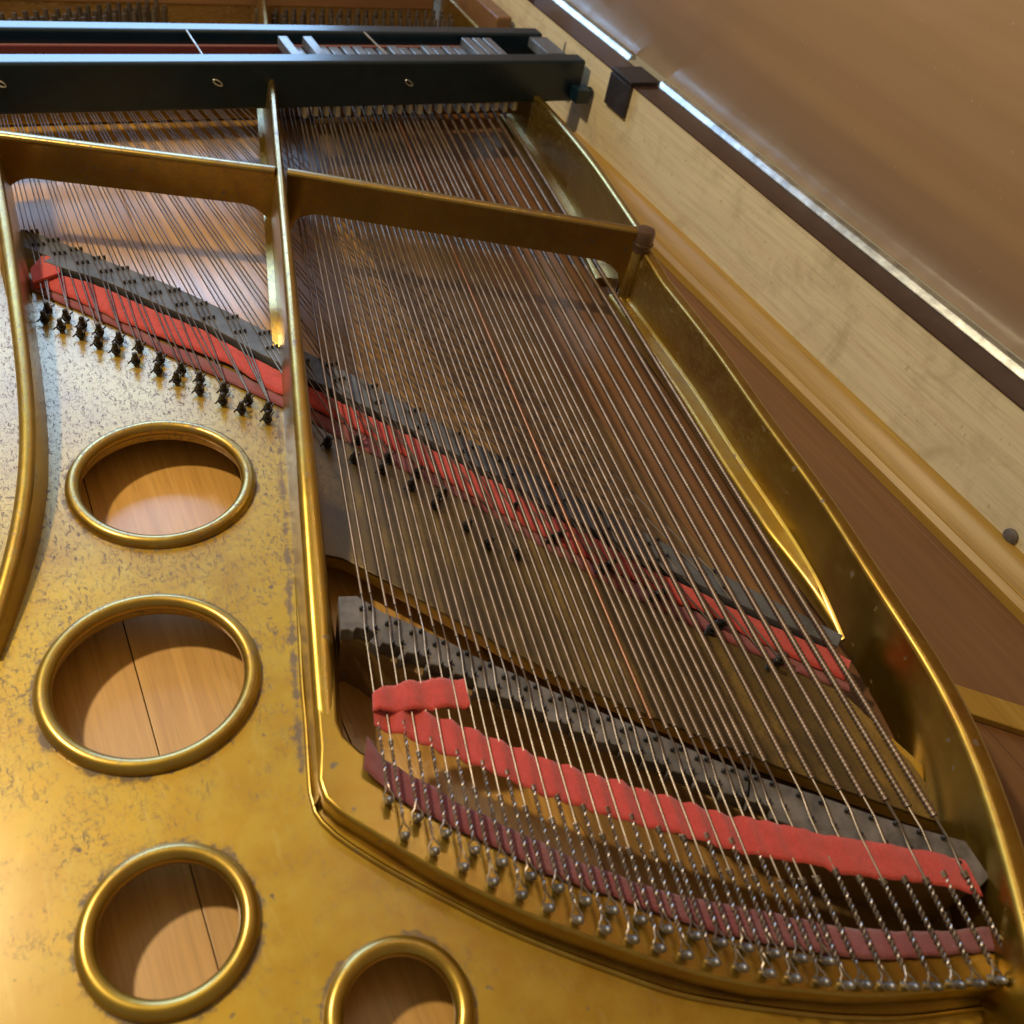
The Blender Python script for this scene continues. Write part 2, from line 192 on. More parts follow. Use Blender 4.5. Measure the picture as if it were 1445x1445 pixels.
def mat_felt(name, col, dust=.0):
    k = NT(name); p = k.pos()
    n1 = k.noise(p, 1700, 3, .7); n2 = k.noise(p, 150, 4, .6); n3 = k.noise(p, 30, 3)
    c = k.mix(k.ramp(n1, [(.35, 0.0), (.65, 1.0)]), tuple(a * .72 for a in col), tuple(min(1, a * 1.2 + .012) for a in col))
    c = k.mix(k.ramp(n2, [(.4, 0.0), (.75, .5)]), c, tuple(a * .6 for a in col))
    if dust: c = k.mix(k.ramp(n3, [(.4, 0.0), (.75, dust)]), c, (.30, .22, .20))
    k.bump(k.math('ADD', n1, k.math('MULTIPLY', n2, .6)), .9, .0012)
    return k.set(color=c, rough=.95, sheen=.35, sheen_rough=.6, spec=.1)

M = {}
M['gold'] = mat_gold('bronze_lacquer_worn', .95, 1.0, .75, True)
M['gold_ring'] = mat_gold('bronze_lacquer_ring', .6, .85, .9, False, .30)
M['gold_bar'] = mat_gold('bronze_lacquer_bar', .5, .92, .95, False, .24)
M['gold_dull'] = mat_gold('bronze_lacquer_dusty', .6, .72, .95, False, .28)
def mat_dusty_shaded():
    k = NT('dusty_shaded_bronze'); p = k.pos()
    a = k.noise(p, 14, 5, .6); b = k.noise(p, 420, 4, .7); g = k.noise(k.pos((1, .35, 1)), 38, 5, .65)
    c = k.mix(k.ramp(a, [(.35, 0.0), (.7, 1.0)]), (.15, .095, .022), (.085, .062, .032))  # dust on bronze, darkened further by shade under the strings put into the colour
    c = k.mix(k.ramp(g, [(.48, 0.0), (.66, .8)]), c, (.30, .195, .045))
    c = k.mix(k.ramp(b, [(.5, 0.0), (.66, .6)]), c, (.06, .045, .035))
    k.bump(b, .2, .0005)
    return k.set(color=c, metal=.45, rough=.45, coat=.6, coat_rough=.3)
M['gold_dusty_shaded'] = mat_dusty_shaded()
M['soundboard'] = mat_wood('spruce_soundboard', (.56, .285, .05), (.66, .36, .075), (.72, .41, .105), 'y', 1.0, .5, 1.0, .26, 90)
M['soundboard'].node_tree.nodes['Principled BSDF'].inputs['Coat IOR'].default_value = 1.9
M['soundboard_mid'] = mat_wood('spruce_half_shaded', (.34, .18, .045), (.41, .225, .06), (.46, .26, .08), 'y', 1.0, .5, .8, .22, 90, .3, (.2, .11, .04))  # same spruce, half-way into the shade that is put into the plank colour
M['soundboard_shaded'] = mat_wood('spruce_shaded_brown', (.155, .085, .03), (.20, .115, .042), (.235, .135, .052), 'y', 1.0, .5, .6, .16, 90, .4, (.09, .055, .03))  # same spruce with the shade under the bass strings put into its colour
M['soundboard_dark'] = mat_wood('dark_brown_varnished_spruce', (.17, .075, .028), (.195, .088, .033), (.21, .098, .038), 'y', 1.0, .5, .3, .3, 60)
M['rim'] = mat_wood('pale_rim_maple', (.68, .58, .37), (.76, .67, .45), (.71, .58, .39), 'y', 1.0, .6, .0, .2, 55, .6, (.36, .28, .17), .2)
M['trim'] = mat_wood('varnished_trim', (.31, .17, .022), (.38, .22, .032), (.42, .26, .05), 'y', 1.0, .45, .05, .3, 70)
def mat_lid():
    k = NT('brown_lid_varnish'); p = k.pos()
    g = k.noise(k.pos((1, .05, 1)), 26, 5, .6, .4); big = k.noise(p, 3.2, 3)
    c = k.mix(k.ramp(g, [(.35, 0.0), (.7, 1.0)]), (.66, .46, .30), (.77, .56, .38))
    c = k.mix(k.ramp(big, [(.35, 0.0), (.7, .6)]), c, (.74, .49, .34))
    speck = k.ramp(k.noise(p, 210, 2, .5), [(.735, 0.0), (.75, .75)])
    scr = k.math('MULTIPLY', k.ramp(k.noise(k.pos((14, 1, 14), (0, .0, .06)), 30, 3, .6), [(.70, 0.0), (.72, .6)]), k.ramp(k.noise(p, 9, 2), [(.55, 0.0), (.62, 1.0)]))
    c = k.mix(k.math('MAXIMUM', speck, scr), c, (.85, .80, .70))
    k.b.inputs['Coat IOR'].default_value = 1.6
    return k.set(color=c, rough=.55, coat=.8, coat_rough=k.ramp(k.noise(p, 20, 4), [(.3, .10), (.7, .2)]))
M['lid'] = mat_lid()
M['case_dark'] = mat_plain('dark_mahogany_case', (.045, .022, .022), .28, 0, .7, .25)
M['brown'] = mat_wood('brown_board', (.17, .085, .04), (.22, .115, .055), (.25, .14, .07), 'x', 1.0, .5, .15, .2, 40)
M['bridge'] = mat_plain('graphite_bridge_cap', (.125, .11, .10), .7, 0, 0, .45, .5, 120)
M['bridge_t'] = mat_plain('graphite_treble_cap', (.10, .105, .115), .6, 0, 0, .3, .3, 160)
M['bridge_body'] = mat_wood('bridge_beech', (.19, .105, .03), (.25, .145, .045), (.28, .17, .06), 'x', 1.0, .55, .1, .2, 60)
M['copper'] = mat_plain('tarnished_winding', (.25, .185, .135), .45, .85, 0, .25)
M['copper_new'] = mat_plain('bright_copper_winding', (.33, .17, .10), .42, .85, 0, .15)
M['steel'] = mat_plain('old_steel_wire', (.34, .30, .27), .40, .9, 0, .3)
M['steel_t'] = mat_plain('treble_steel_wire', (.30, .26, .24), .4, .85, 0, .3)
M['pin'] = mat_plain('steel_pin', (.26, .25, .24), .42, .85, 0, .35, .3, 600)
M['pin_dark'] = mat_plain('dark_bridge_pin', (.05, .048, .05), .5, .6, 0, .3)
M['tuning'] = mat_plain('tuning_pin_steel', (.22, .19, .17), .4, .85, 0, .3)
M['ebony'] = mat_plain('ebonised_wood', (.004, .019, .036), .34, 0, .4, .2, coat_rough=.2, spec=.35)
M['lever'] = mat_plain('grey_lever_wood', (.12, .145, .19), .4, 0, .4, .25)
M['red'] = mat_felt('bright_red_felt', (.70, .058, .040))
M['maroon'] = mat_felt('faded_maroon_felt', (.31, .045, .050), .28)
M['darkred'] = mat_felt('dark_red_felt', (.17, .012, .022))
M['white_felt'] = mat_plain('white_felt', (.62, .62, .56), .95, 0, 0, .2)
M['nickel'] = mat_plain('nickel_hinge', (.60, .64, .64), .34, .9, 0, .3, .5, 90)
M['black_metal'] = mat_plain('black_bracket', (.028, .026, .032), .45, 0, .2, .3)
M['bronze_dark'] = mat_plain('dark_bronze_bolt', (.16, .10, .07), .35, .6, .3, .2)
M['dust'] = mat_plain('grey_lint', (.45, .43, .40), .95, 0, 0, .3)

# ------------------------------------------------------------------ mesh helpers
def link(name, me, mat, parent=None, smooth=True):
    o = bpy.data.objects.new(name, me); COL.objects.link(o)
    if mat is not None and not me.materials: me.materials.append(M[mat])
    if smooth and len(me.polygons): me.polygons.foreach_set('use_smooth', [True] * len(me.polygons))
    if parent is not None: o.parent = parent
    return o
def empty(name, parent=None, loc=(0, 0, 0)):
    o = bpy.data.objects.new(name, None); o.empty_display_size = .05; COL.objects.link(o); o.location = loc
    if parent is not None: o.parent = parent
    return o
def mesh(verts, faces, name='mesh'):
    me = bpy.data.meshes.new(name); me.from_pydata([tuple(v) for v in verts], [], faces); me.update(); return me
def sharp(me, ang=40):
    me.polygons.foreach_set('use_smooth', [True] * len(me.polygons))
    try: me.set_sharp_from_angle(angle=math.radians(ang))
    except Exception: pass

class MB:
    def __init__(s): s.v = []; s.f = []; s.isbox = False
    def tube(s, path, r, n=6, cap=True, up=None):
        path = [Vector(p) for p in path]; base = len(s.v); N = len(path)
        rr = r if isinstance(r, (list, tuple)) else [r] * N
        t0 = (path[1] - path[0]).normalized()
        ref = Vector((0, 0, 1)) if abs(t0.z) < .9 else Vector((1, 0, 0))
        a = t0.cross(ref).normalized()
        for i, p in enumerate(path):
            t = (path[min(i + 1, N - 1)] - path[max(i - 1, 0)])
            if t.length < 1e-9: t = t0
            t = t.normalized()
            a = (a - t * a.dot(t))
            a = a.normalized() if a.length > 1e-6 else t.orthogonal().normalized()
            b = t.cross(a)
            for k in range(n):
                an = 2 * math.pi * k / n
                s.v.append(p + (a * math.cos(an) + b * math.sin(an)) * rr[i])
        for i in range(N - 1):
            for k in range(n):
                k2 = (k + 1) % n
                s.f.append((base + i * n + k, base + i * n + k2, base + (i + 1) * n + k2, base + (i + 1) * n + k))
        if cap:
            s.f.append(tuple(base + k for k in reversed(range(n))))
            s.f.append(tuple(base + (N - 1) * n + k for k in range(n)))
        return s
    def box(s, c, h, rot=0.0, bev=0.0):
        s.isbox = True; base = len(s.v); ca, sa = math.cos(rot), math.sin(rot)
        for z in (-1, 1):
            for x, y in ((-1, -1), (1, -1), (1, 1), (-1, 1)):
                X, Y = x * h[0], y * h[1]
                s.v.append(Vector((c[0] + X * ca - Y * sa, c[1] + X * sa + Y * ca, c[2] + z * h[2])))
        for f in ((3, 2, 1, 0), (4, 5, 6, 7), (0, 1, 5, 4), (1, 2, 6, 5), (2, 3, 7, 6), (3, 0, 4, 7)):
            s.f.append(tuple(base + i for i in f))
        return s
    def loft(s, rings, closed=True, caps=True):
        base = len(s.v); n = len(rings[0])
        for r in rings: s.v.extend(Vector(p) for p in r)
        for i in range(len(rings) - 1):
            for k in range(n if closed else n - 1):
                k2 = (k + 1) % n
                s.f.append((base + i * n + k, base + i * n + k2, base + (i + 1) * n + k2, base + (i + 1) * n + k))
        if caps and closed:
            s.f.append(tuple(base + k for k in reversed(range(n))))
            s.f.append(tuple(base + (len(rings) - 1) * n + k for k in range(n)))
        return s
    def build(s, name, mat, parent=None, ang=45, bevel=0.0):
        me = mesh(s.v, s.f, name)
        bm = bmesh.new(); bm.from_mesh(me)
        bmesh.ops.recalc_face_normals(bm, faces=bm.faces)
        if bevel > 0:
            bmesh.ops.bevel(bm, geom=[e for e in bm.edges if len(e.link_faces) == 2 and e.calc_face_angle(0) > .7], offset=bevel, segments=3, profile=.5, affect='EDGES')
        bm.to_mesh(me); bm.free()
        o = link(name, me, mat, parent, False); sharp(me, ang)
        if s.isbox:
            for p in me.polygons:
                if p.area > 4e-5: p.use_smooth = False
        return o

def catmull(pts, step):
    P = [Vector(p) for p in pts]; out = []
    for i in range(len(P) - 1):
        a, b, c, d = P[max(i - 1, 0)], P[i], P[i + 1], P[min(i + 2, len(P) - 1)]
        n = max(1, int((c - b).length / step))
        for k in range(n):
            t = k / n
            out.append(.5 * ((2 * b) + (c - a) * t + (2 * a - 5 * b + 4 * c - d) * t * t + (3 * b - a - 3 * c + d) * t ** 3))
    out.append(P[-1]); return out
def smooth(pts, it=2):
    P = [Vector(p) for p in pts]
    for _ in range(it):
        P = [P[0]] + [(P[i - 1] + 2 * P[i] + P[i + 1]) / 4 for i in range(1, len(P) - 1)] + [P[-1]]
    return P
def resample(pts, n):
    P = [Vector(p) for p in pts]; L = [0]
    for i in range(1, len(P)): L.append(L[-1] + (P[i] - P[i - 1]).length)
    out = []; j = 0
    for k in range(n):
        t = L[-1] * k / (n - 1)
        while j < len(L) - 2 and L[j + 1] < t: j += 1
        u = (t - L[j]) / max(1e-9, L[j + 1] - L[j]); out.append(P[j].lerp(P[j + 1], u))
    return out
def lerp_tab(tab, x):
    if x <= tab[0][0]: return tab[0][1]
    for (a, va), (b, vb) in zip(tab, tab[1:]):
        if x <= b: return va + (vb - va) * (x - a) / (b - a)
    return tab[-1][1]

def slab(name, outlines, z0, z1, mat, parent, bevel=.0015, ang=50):
    """flat plate with holes: 2D curve filled, extruded and rounded at its edges"""
    cu = bpy.data.curves.new(name, 'CURVE'); cu.dimensions = '2D'; cu.fill_mode = 'BOTH'
    for pts in outlines:
        sp = cu.splines.new('POLY'); sp.points.add(len(pts) - 1); sp.use_cyclic_u = True
        for q, p in zip(sp.points, pts): q.co = (p[0], p[1], 0, 1)
    cu.extrude = (z1 - z0) / 2 - bevel; cu.bevel_depth = bevel; cu.bevel_resolution = 2; cu.offset = -bevel
    tmp = bpy.data.objects.new('tmp', cu); COL.objects.link(tmp)
    me = bpy.data.meshes.new_from_object(tmp.evaluated_get(bpy.context.evaluated_depsgraph_get()))
    bpy.data.objects.remove(tmp)
    bm = bmesh.new(); bm.from_mesh(me)
    bmesh.ops.remove_doubles(bm, verts=bm.verts, dist=1e-6)
    bmesh.ops.translate(bm, verts=bm.verts, vec=(0, 0, (z0 + z1) / 2))
    bmesh.ops.recalc_face_normals(bm, faces=bm.faces)
    bm.to_mesh(me); bm.free(); me.materials.clear()
    o = link(name, me, mat, parent, False); sharp(me, ang)
    for p in me.polygons:
        if abs(p.normal.z) > .998: p.use_smooth = False
    return o
def circle(cx, cy, r, n=72): return [(cx + r * math.cos(2 * math.pi * k / n), cy + r * math.sin(2 * math.pi * k / n)) for k in range(n)]

def bar(name, path, prof, mat, parent, ang=50):
    """rail lofted along a plan path; prof(i, t) gives (offset to the right, z) points"""
    rings = []
    N = len(path)
    for i, p in enumerate(path):
        p = Vector((p[0], p[1])); d = Vector(path[min(i + 1, N - 1)][:2]) - Vector(path[max(i - 1, 0)][:2])
        d.normalize(); nrm = Vector((d.y, -d.x))
        rings.append([(p.x + nrm.x * o, p.y + nrm.y * o, z) for o, z in prof(i, i / (N - 1))])
    return MB().loft(rings).build(name, mat, parent, ang)
def rounded(wb_l, wt_l, wt_r, wb_r, z0, z1, r):
    """bar section: feet, sides, rounded top"""
    pts = [(wb_l, z0), (wt_l, z1 - r)]
    for k in range(1, 5):
        a = math.pi / 2 * k / 4; pts.append((wt_l + r * (1 - math.cos(a)), z1 - r + r * math.sin(a)))
    for k in range(0, 5):
        a = math.pi / 2 * k / 4; pts.append((wt_r - r + r * math.sin(a), z1 - r + r * math.cos(a)))
    pts += [(wb_r, z0)]
    return pts

# ------------------------------------------------------------------ the piano
piano = empty('grand_piano')
piano['label'] = 'open grand piano with worn gold iron plate, overstrung strings and raised brown lid'
piano['category'] = 'grand piano'
ZS = -.03

# soundboard: spruce planks edge to edge, grain running to the keyboard
sb = empty('soundboard', piano)
edges = [-.42, -.31, -.2, -.086, .0265, .135, .246, .352, .462, .57, .675, .73]
for a, b in zip(edges, edges[1:]):
    j = random.uniform(-.00012, .00012)
    MB().box(((a + b) / 2, .5, ZS - .006 + j), ((b - a) / 2 - .00035, .85, .006)).build('plank', 'soundboard' if b < .25 else 'soundboard_mid' if b < .36 else 'soundboard_shaded' if b < .5 else 'soundboard_dark', sb, 40, .0002)
MB().box((.15, .5, ZS - .02), (.6, .86, .006)).build('rib_board', 'brown', sb)

# inner rim, trim, case
XR = .709
rim = MB().box((XR + .0175, .62, .034), (.0175, 1.05, .066)).build('rim', 'rim', piano, 40, .0008)
tr = []
for y in (-.3, .1, .5, .9, 1.3):
    tr.append([(XR, y, -.0297), (XR - .026, y, -.0297), (XR - .0255, y, -.021), (XR - .021, y, -.016), (XR - .019, y, -.0165), (XR - .0165, y, -.0125), (XR - .009, y, -.003), (XR - .004, y, .001), (XR, y, .0015)])
MB().loft(tr).build('trim_moulding', 'trim', rim, 35)
ct = MB(); ct.loft([[(XR - .0015, y, .1002), (XR - .0015, y, .1012), (XR + .036, y, .1012), (XR + .036, y, .1002)] for y in (-.3, 1.6)])
ct.build('rim_top', 'case_dark', rim)
for y0, y1, dx in ((-.3, .915, 0.0), (.99, 1.6, .004)):
    hg = MB(); a_ = XR + .0330 + dx
    hg.loft([[(a_, y, .1013), (a_ + .0012, y, .1022), (a_ + .0040, y, .1063), (a_ + .0056, y, .1073), (a_ + .0105, y, .1075), (a_ + .013, y, .1013)] for y in (y0, y1)])
    hg.build('hinge', 'nickel', rim, 30)
MB().tube([(XR + .002, .2529, .0061), (XR - .002, .2529, .0061), (XR - .003, .2529, .0061)], [.0068, .0068, .005], 20).build('rim_plug', 'bridge', rim, 30)
# lid, raised on the long side
u = Vector((-math.cos(math.radians(62)), 0, math.sin(math.radians(62)))); nn = Vector((u.z, 0, -u.x))
o0 = Vector((XR + .0440, 0, .1060))
lr = []
for y in (-.55, 1.75):
    lr.append([(o0 + u * a + nn * b) + Vector((0, y, 0)) for a, b in ((0, .002), (.9, .002), (.9, .024), (0, .024))])
lid = MB().loft(lr).build('lid', 'lid', piano, 40, .003)
# bracket that hooks over the rim
bk = MB().box((XR - .003, .938, .0815), (.0022, .0225, .0185)).box((XR + .016, .938, .1035), (.0215, .0225, .0022))
bk.build('lid_bracket', 'black_metal', piano, 40, .0006)

# ------------------------------------------------------------------ cast iron plate
RT = .0052
open_far = smooth([tuple(p) for p in G['open_far']], 1)
open_near = [tuple(p) for p in G['open_near']]
opening = [Vector((.1560, .405))] + [Vector(p) for p in open_far] + [Vector((.462, .070)), Vector((.462, .045)), Vector((.445, .022))] + [Vector(p) for p in reversed(open_near)]
out = [(-.42, -.34), (.62, -.34), (.60, -.15), (.52, -.03)]
outer_bar = [(p[0] + .016, p[1] - .002) for p in G['rb_top']]
out += list(reversed(outer_bar))[1:]
out += [(.5945, .68), (.5771, .6765)] + [(p[0] + .012, p[1]) for p in G['rb_fr'][1:-1]] + [tuple(p) for p in G['rb_low'][:-1]]
out += list(reversed([tuple(p) for p in G['web_far']]))[2:]
out += [(.012, .82), (-.42, .86)]
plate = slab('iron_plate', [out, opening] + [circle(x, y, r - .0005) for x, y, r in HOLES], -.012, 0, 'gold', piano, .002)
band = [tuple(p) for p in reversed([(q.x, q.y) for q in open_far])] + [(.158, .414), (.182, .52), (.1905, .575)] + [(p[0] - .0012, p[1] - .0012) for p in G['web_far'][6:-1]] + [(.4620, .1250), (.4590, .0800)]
slab('dusty_shaded_web', [band], -.0012, .0012, 'gold_dusty_shaded', plate, .0006)
for x, y, r in HOLES:
    rings = []
    for k in range(96):
        a = 2 * math.pi * k / 96; ring = []
        wob = 1 + .012 * noise.noise(Vector((x * 30 + math.cos(a) * 2, y * 30 + math.sin(a) * 2, 0)))
        for j in range(14):
            t = 2 * math.pi * j / 14; rr = r + RT * .15 + RT * wob * math.cos(t)
            ring.append((x + rr * math.cos(a), y + rr * math.sin(a), .0008 + RT * 1.05 * wob * math.sin(t)))
        rings.append(ring)
    rings.append(rings[0])
    MB().loft(rings, True, False).build('hole_rim', 'gold_ring', plate, 60)

# raised hitch-pin shelf round the tail
step = [tuple(p) for p in G['step_top']]
shelf_out = [(.1480, .41), (.1400, .395)] + [(.100 + .2635 * (y - .2417), y) for y in (.36, .30, .26)] + [tuple(v) for v in catmull([(p[0], p[1], 0) for p in step], .006)]
shelf_out = [(p[0], p[1]) for p in shelf_out] + [(.47, -.032), (.50, -.02), (.475, .03), (.458, .035)]
shelf_out += [(p[0], p[1]) for p in reversed(open_near)] + [(.1575, .405)]
slab('hitch_shelf', [shelf_out], -.0118, .02, 'gold_bar', plate, .0022)
foot = [tuple(p) for p in G['step_foot']]
ft = catmull([(p[0], p[1], 0) for p in [tuple(q) for q in G['strut_foot'][3:]] + foot], .008)
bar('step_bead', [(p.x, p.y) for p in ft], lambda i, t: [(.001, -.001), (.001, .0012), (.0004, .0022), (-.0008, .0024), (-.0022, .0012), (-.0028, -.001)][::-1], 'gold_ring', plate)

# struts
def SL(y): return .177 + (y - .559) * .2635
ztop = [(.235, .0165), (.27, .0190), (.33, .0240), (.40, .036), (.45, .046), (.56, .057), (.68, .069), (.8, .075), (1.0, .075), (1.35, .06)]
ys = [.236 + (1.36 - .236) * i / 70 for i in range(71)]
def strut_prof(i, t):
    y = ys[i]; z1 = lerp_tab(ztop, y); z0 = lerp_tab([(.60, -.011), (.66, .021)], y)
    lip = lerp_tab([(.56, 0), (.66, .006)], y)
    w = lerp_tab([(.24, .019), (.35, .021), (.6, .017), (.85, .0135)], y)
    P = rounded(-.0 , .0045, w - .001, w + .003, min(z0 + .005, z1 - .012), z1, min(.0055, (z1 + .002) * .5))
    return [(-lip, z0), (-lip, min(z0 + .004, z1 - .013))] + P + [(w + .003, z0)]
bar('strut', [(SL(y), y) for y in ys], strut_prof, 'gold_bar', plate)
# curved strut on the treble side
cl = resample(smooth(catmull([((a[0] + b[0]) / 2, (a[1] + b[1]) / 2, 0) for a, b in zip(G['lbar_l'], G['lbar_r'])], .02), 3), 50)
bar('strut', [(p.x, p.y) for p in [cl[0] + Vector((.0045, .09, 0))] + cl][::-1], lambda i, t: rounded(-.0095, -.0055, .0055, .0105, -.011 if t < .75 else .02, lerp_tab([(0, .012), (.35, .033), (.7, .05), (1, .07)], t), .0048), 'gold_bar', plate)
# cross bar in two spans
def span(a, b, m=40, drop=.0, r=.032, zb=.037, zt=.075):
    L = (Vector(b) - Vector(a)).length
    path = [Vector(a).lerp(Vector(b), i / (m - 1)) for i in range(m)]
    def pf(i, t):
        d = min(t, 1 - t) * L
        z0 = zb if d >= r else zb - r + math.sqrt(max(0, r * r - (r - d) ** 2))
        return rounded(-.0045, -.0035, .0045, .0050, z0, zt, .0032)[:0] + [(-.004, z0), (-.0042, zt - .006), (-.0055, zt - .004), (-.0052, zt - .001), (-.003, zt + .0006), (.003, zt + .0006), (.0052, zt - .001), (.0055, zt - .004), (.0042, zt - .006), (.004, z0)]
    return bar('cross_bar', [(p.x, p.y) for p in path], pf, 'gold_dull', plate)
c = G['cross']
span((.0235, .908), (.2495, .8165)); span((.2600, .8115), (.5600, .6590))
span((-.30, 1.03), (.012, .912))
MB().tube([(.5655, .6560, -.011), (.5655, .6560, .056), (.5655, .6560, .058)], [.0085, .0075, .006], 24).build('corner_post', 'gold_dull', plate, 40)
nb = MB().tube([(.5665, .6540, .054), (.5665, .6540, .0605), (.5665, .6540, .0608), (.5665, .6540, .063), (.5665, .6540, .0632), (.5665, .6540, .0735), (.5665, .6540, .0765), (.5665, .6540, .0775)], [.0095, .0095, .0108, .0108, .0098, .0098, .0085, .004], 28)
nb.build('nose_bolt', 'bronze_dark', plate, 40)
# back bar from the nose to the keyboard end
pb = [(.5640, .664), (.6075, .84), (.6364, 1.008), (.655, 1.16), (.668, 1.36)]
pb = [(p.x, p.y) for p in resample(smooth(catmull([(a, b, 0) for a, b in pb], .03), 1), 30)]
bar('strut', pb, lambda i, t: rounded(-.004, -.0035, .0065, .008, -.011, lerp_tab([(0, .074), (.2, .066), (.5, .052), (1, .05)], t), .0042), 'gold_bar', plate)
bar('flange', pb[1:18], lambda i, t: [(-.019, -.011), (-.019, -.002), (-.017, .0), (-.004, .001), (-.003, -.011)], 'gold_bar', plate)
# curved bass bar and its foot flange
rb = [(p.x, p.y) for p in resample(smooth(catmull([(a, b, 0) for a, b in [(.5700, .660)] + [tuple(q) for q in G['rb_top'][1:]] ], .02), 3), 70)][::-1]
bar('bass_bar', rb, lambda i, t: rounded(-.0045 - .0, -.0035, lerp_tab([(0, .015), (.3, .0125), (.55, .0085)], t), .0155, -.011, lerp_tab([(0, .046), (.12, .05), (.93, .05), (1, .058)], t), lerp_tab([(0, .006), (.25, .0055), (.5, .0034), (1, .003)], t)), 'gold_bar', plate)
fp_ = [p for p in rb if .222 < p[1] < .665]
def flange_prof(i, t):
    w = .0045 + .0165 * min(1, t / .24)
    w = max(w, .0046); e = .0075 * (1 - min(1, t / .12)) ** 1.5
    return [(-w, -.0115), (-w, -.0035 - e), (-w + .0016, -.0008 - e), (-w + .004, .0004 - e), (-.0065, .0008 - e), (-.0052, .0018 - e), (-.0035, .004 - e), (-.003, -.0115)]
bar('flange', fp_, flange_prof, 'gold_ring', plate, 35)

# ------------------------------------------------------------------ bass bridge
BR = empty('bass_bridge', piano)
cb = [Vector((p[0], p[1])) for p in G['cap_back']]; cf = [Vector((p[0], p[1])) for p in G['cap_front']]
notes = {}
for n, r_, bp, fp, hp in G['bass']: notes.setdefault(n, []).append((Vector(r_), Vector(bp), Vector(fp), Vector(hp)))
def near_on(poly, q):
    best = None
    for a, b in zip(poly, poly[1:]):
        d = b - a; t = max(0, min(1, (q - a).dot(d) / d.length_squared)); c_ = a + d * t
        if best is None or (c_ - q).length < best[0]: best = ((c_ - q).length, c_)
    return best[1]
front = [cf[0], cf[1]]
for n in sorted(notes):
    L_ = notes[n]; fa, fb = L_[0][2], L_[-1][2]
    d = (cf[-1] - cf[1]).normalized(); q1 = near_on(cf, fa - d * .0045); q2 = near_on(cf, fb + d * .0045)
    if n < 17:
        front += [q1, fa - d * .004 + (q1 - fa) * .12, fb + d * .0035 + (q2 - fb) * .12, q2]
    else:
        front += [q1, q2]
front.append(cf[-1])
fo = [front[0]]
for p in front[1:]:
    if (p - fo[-1]).length > .0012: fo.append(p)
slab('bridge_cap', [[tuple(p) for p in cb] + [tuple(p) for p in reversed(fo)]], .021, .0318, 'bridge', BR, .0008)
bodyp = [tuple(p) for p in cb] + [tuple(p + Vector((.002, .003))) for p in reversed(cf)]
slab('bridge_body', [bodyp], ZS, .0208, 'bridge_body', BR, .0008)

def pin_mesh(r, h, name, n=10, dome=True):
    ps = [(0, 0, -.002), (0, 0, h * .8)] + ([(0, 0, h * .93), (0, 0, h)] if dome else [(0, 0, h)])
    rr = [r, r] + ([r * .8, r * .35] if dome else [r * .9])
    m = MB().tube(ps, rr, n); me = mesh(m.v, m.f, name); return me
PM = {}
PM['bridge'] = pin_mesh(.0012, .0034, 'bridge_pin', 8); PM['bridge'].materials.append(M['pin_dark'])
PM['hitch'] = pin_mesh(.0022, .0125, 'hitch_pin', 14); PM['hitch'].materials.append(M['pin'])
_m = MB().tube([(0, 0, -.002), (0, 0, .0135), (0, 0, .0148), (0, 0, .0155)], [.0021, .0021, .0017, .0008], 10)
for _z, _r in ((.0052, .0030), (.0068, .0028)):
    _m.tube([(_r * math.cos(2 * math.pi * k / 14), _r * math.sin(2 * math.pi * k / 14) * 1.15, _z + .0004 * math.sin(2 * math.pi * k / 14)) for k in range(15)], .0007, 5, False)
_m.tube([(-.0032, .001, .0052), (-.0062, -.0016, .0060)], .0007, 5); _m.tube([(.0030, .001, .0068), (.0058, .003, .0072)], .0007, 5)
PM['thitch'] = mesh(_m.v, _m.f, 'hitch_pin_dark'); PM['thitch'].materials.append(M['pin_dark'])
PM['tuning'] = pin_mesh(.0031, .024, 'tuning_pin', 10, False); PM['tuning'].materials.append(M['tuning'])
for m_ in PM.values(): m_.polygons.foreach_set('use_smooth', [True] * len(m_.polygons)); sharp(m_, 50)
def pin(kind, name, loc, parent, tilt=None, ang=0.0):
    o = bpy.data.objects.new(name, PM[kind]); COL.objects.link(o); o.location = loc
    if tilt is not None:
        ax = Vector((0, 0, 1)).cross(Vector((tilt[0], tilt[1], 0)).normalized())
        o.rotation_mode = 'QUATERNION'
        from mathutils import Quaternion
        o.rotation_quaternion = Quaternion(ax, ang)
    o.parent = parent
    return o

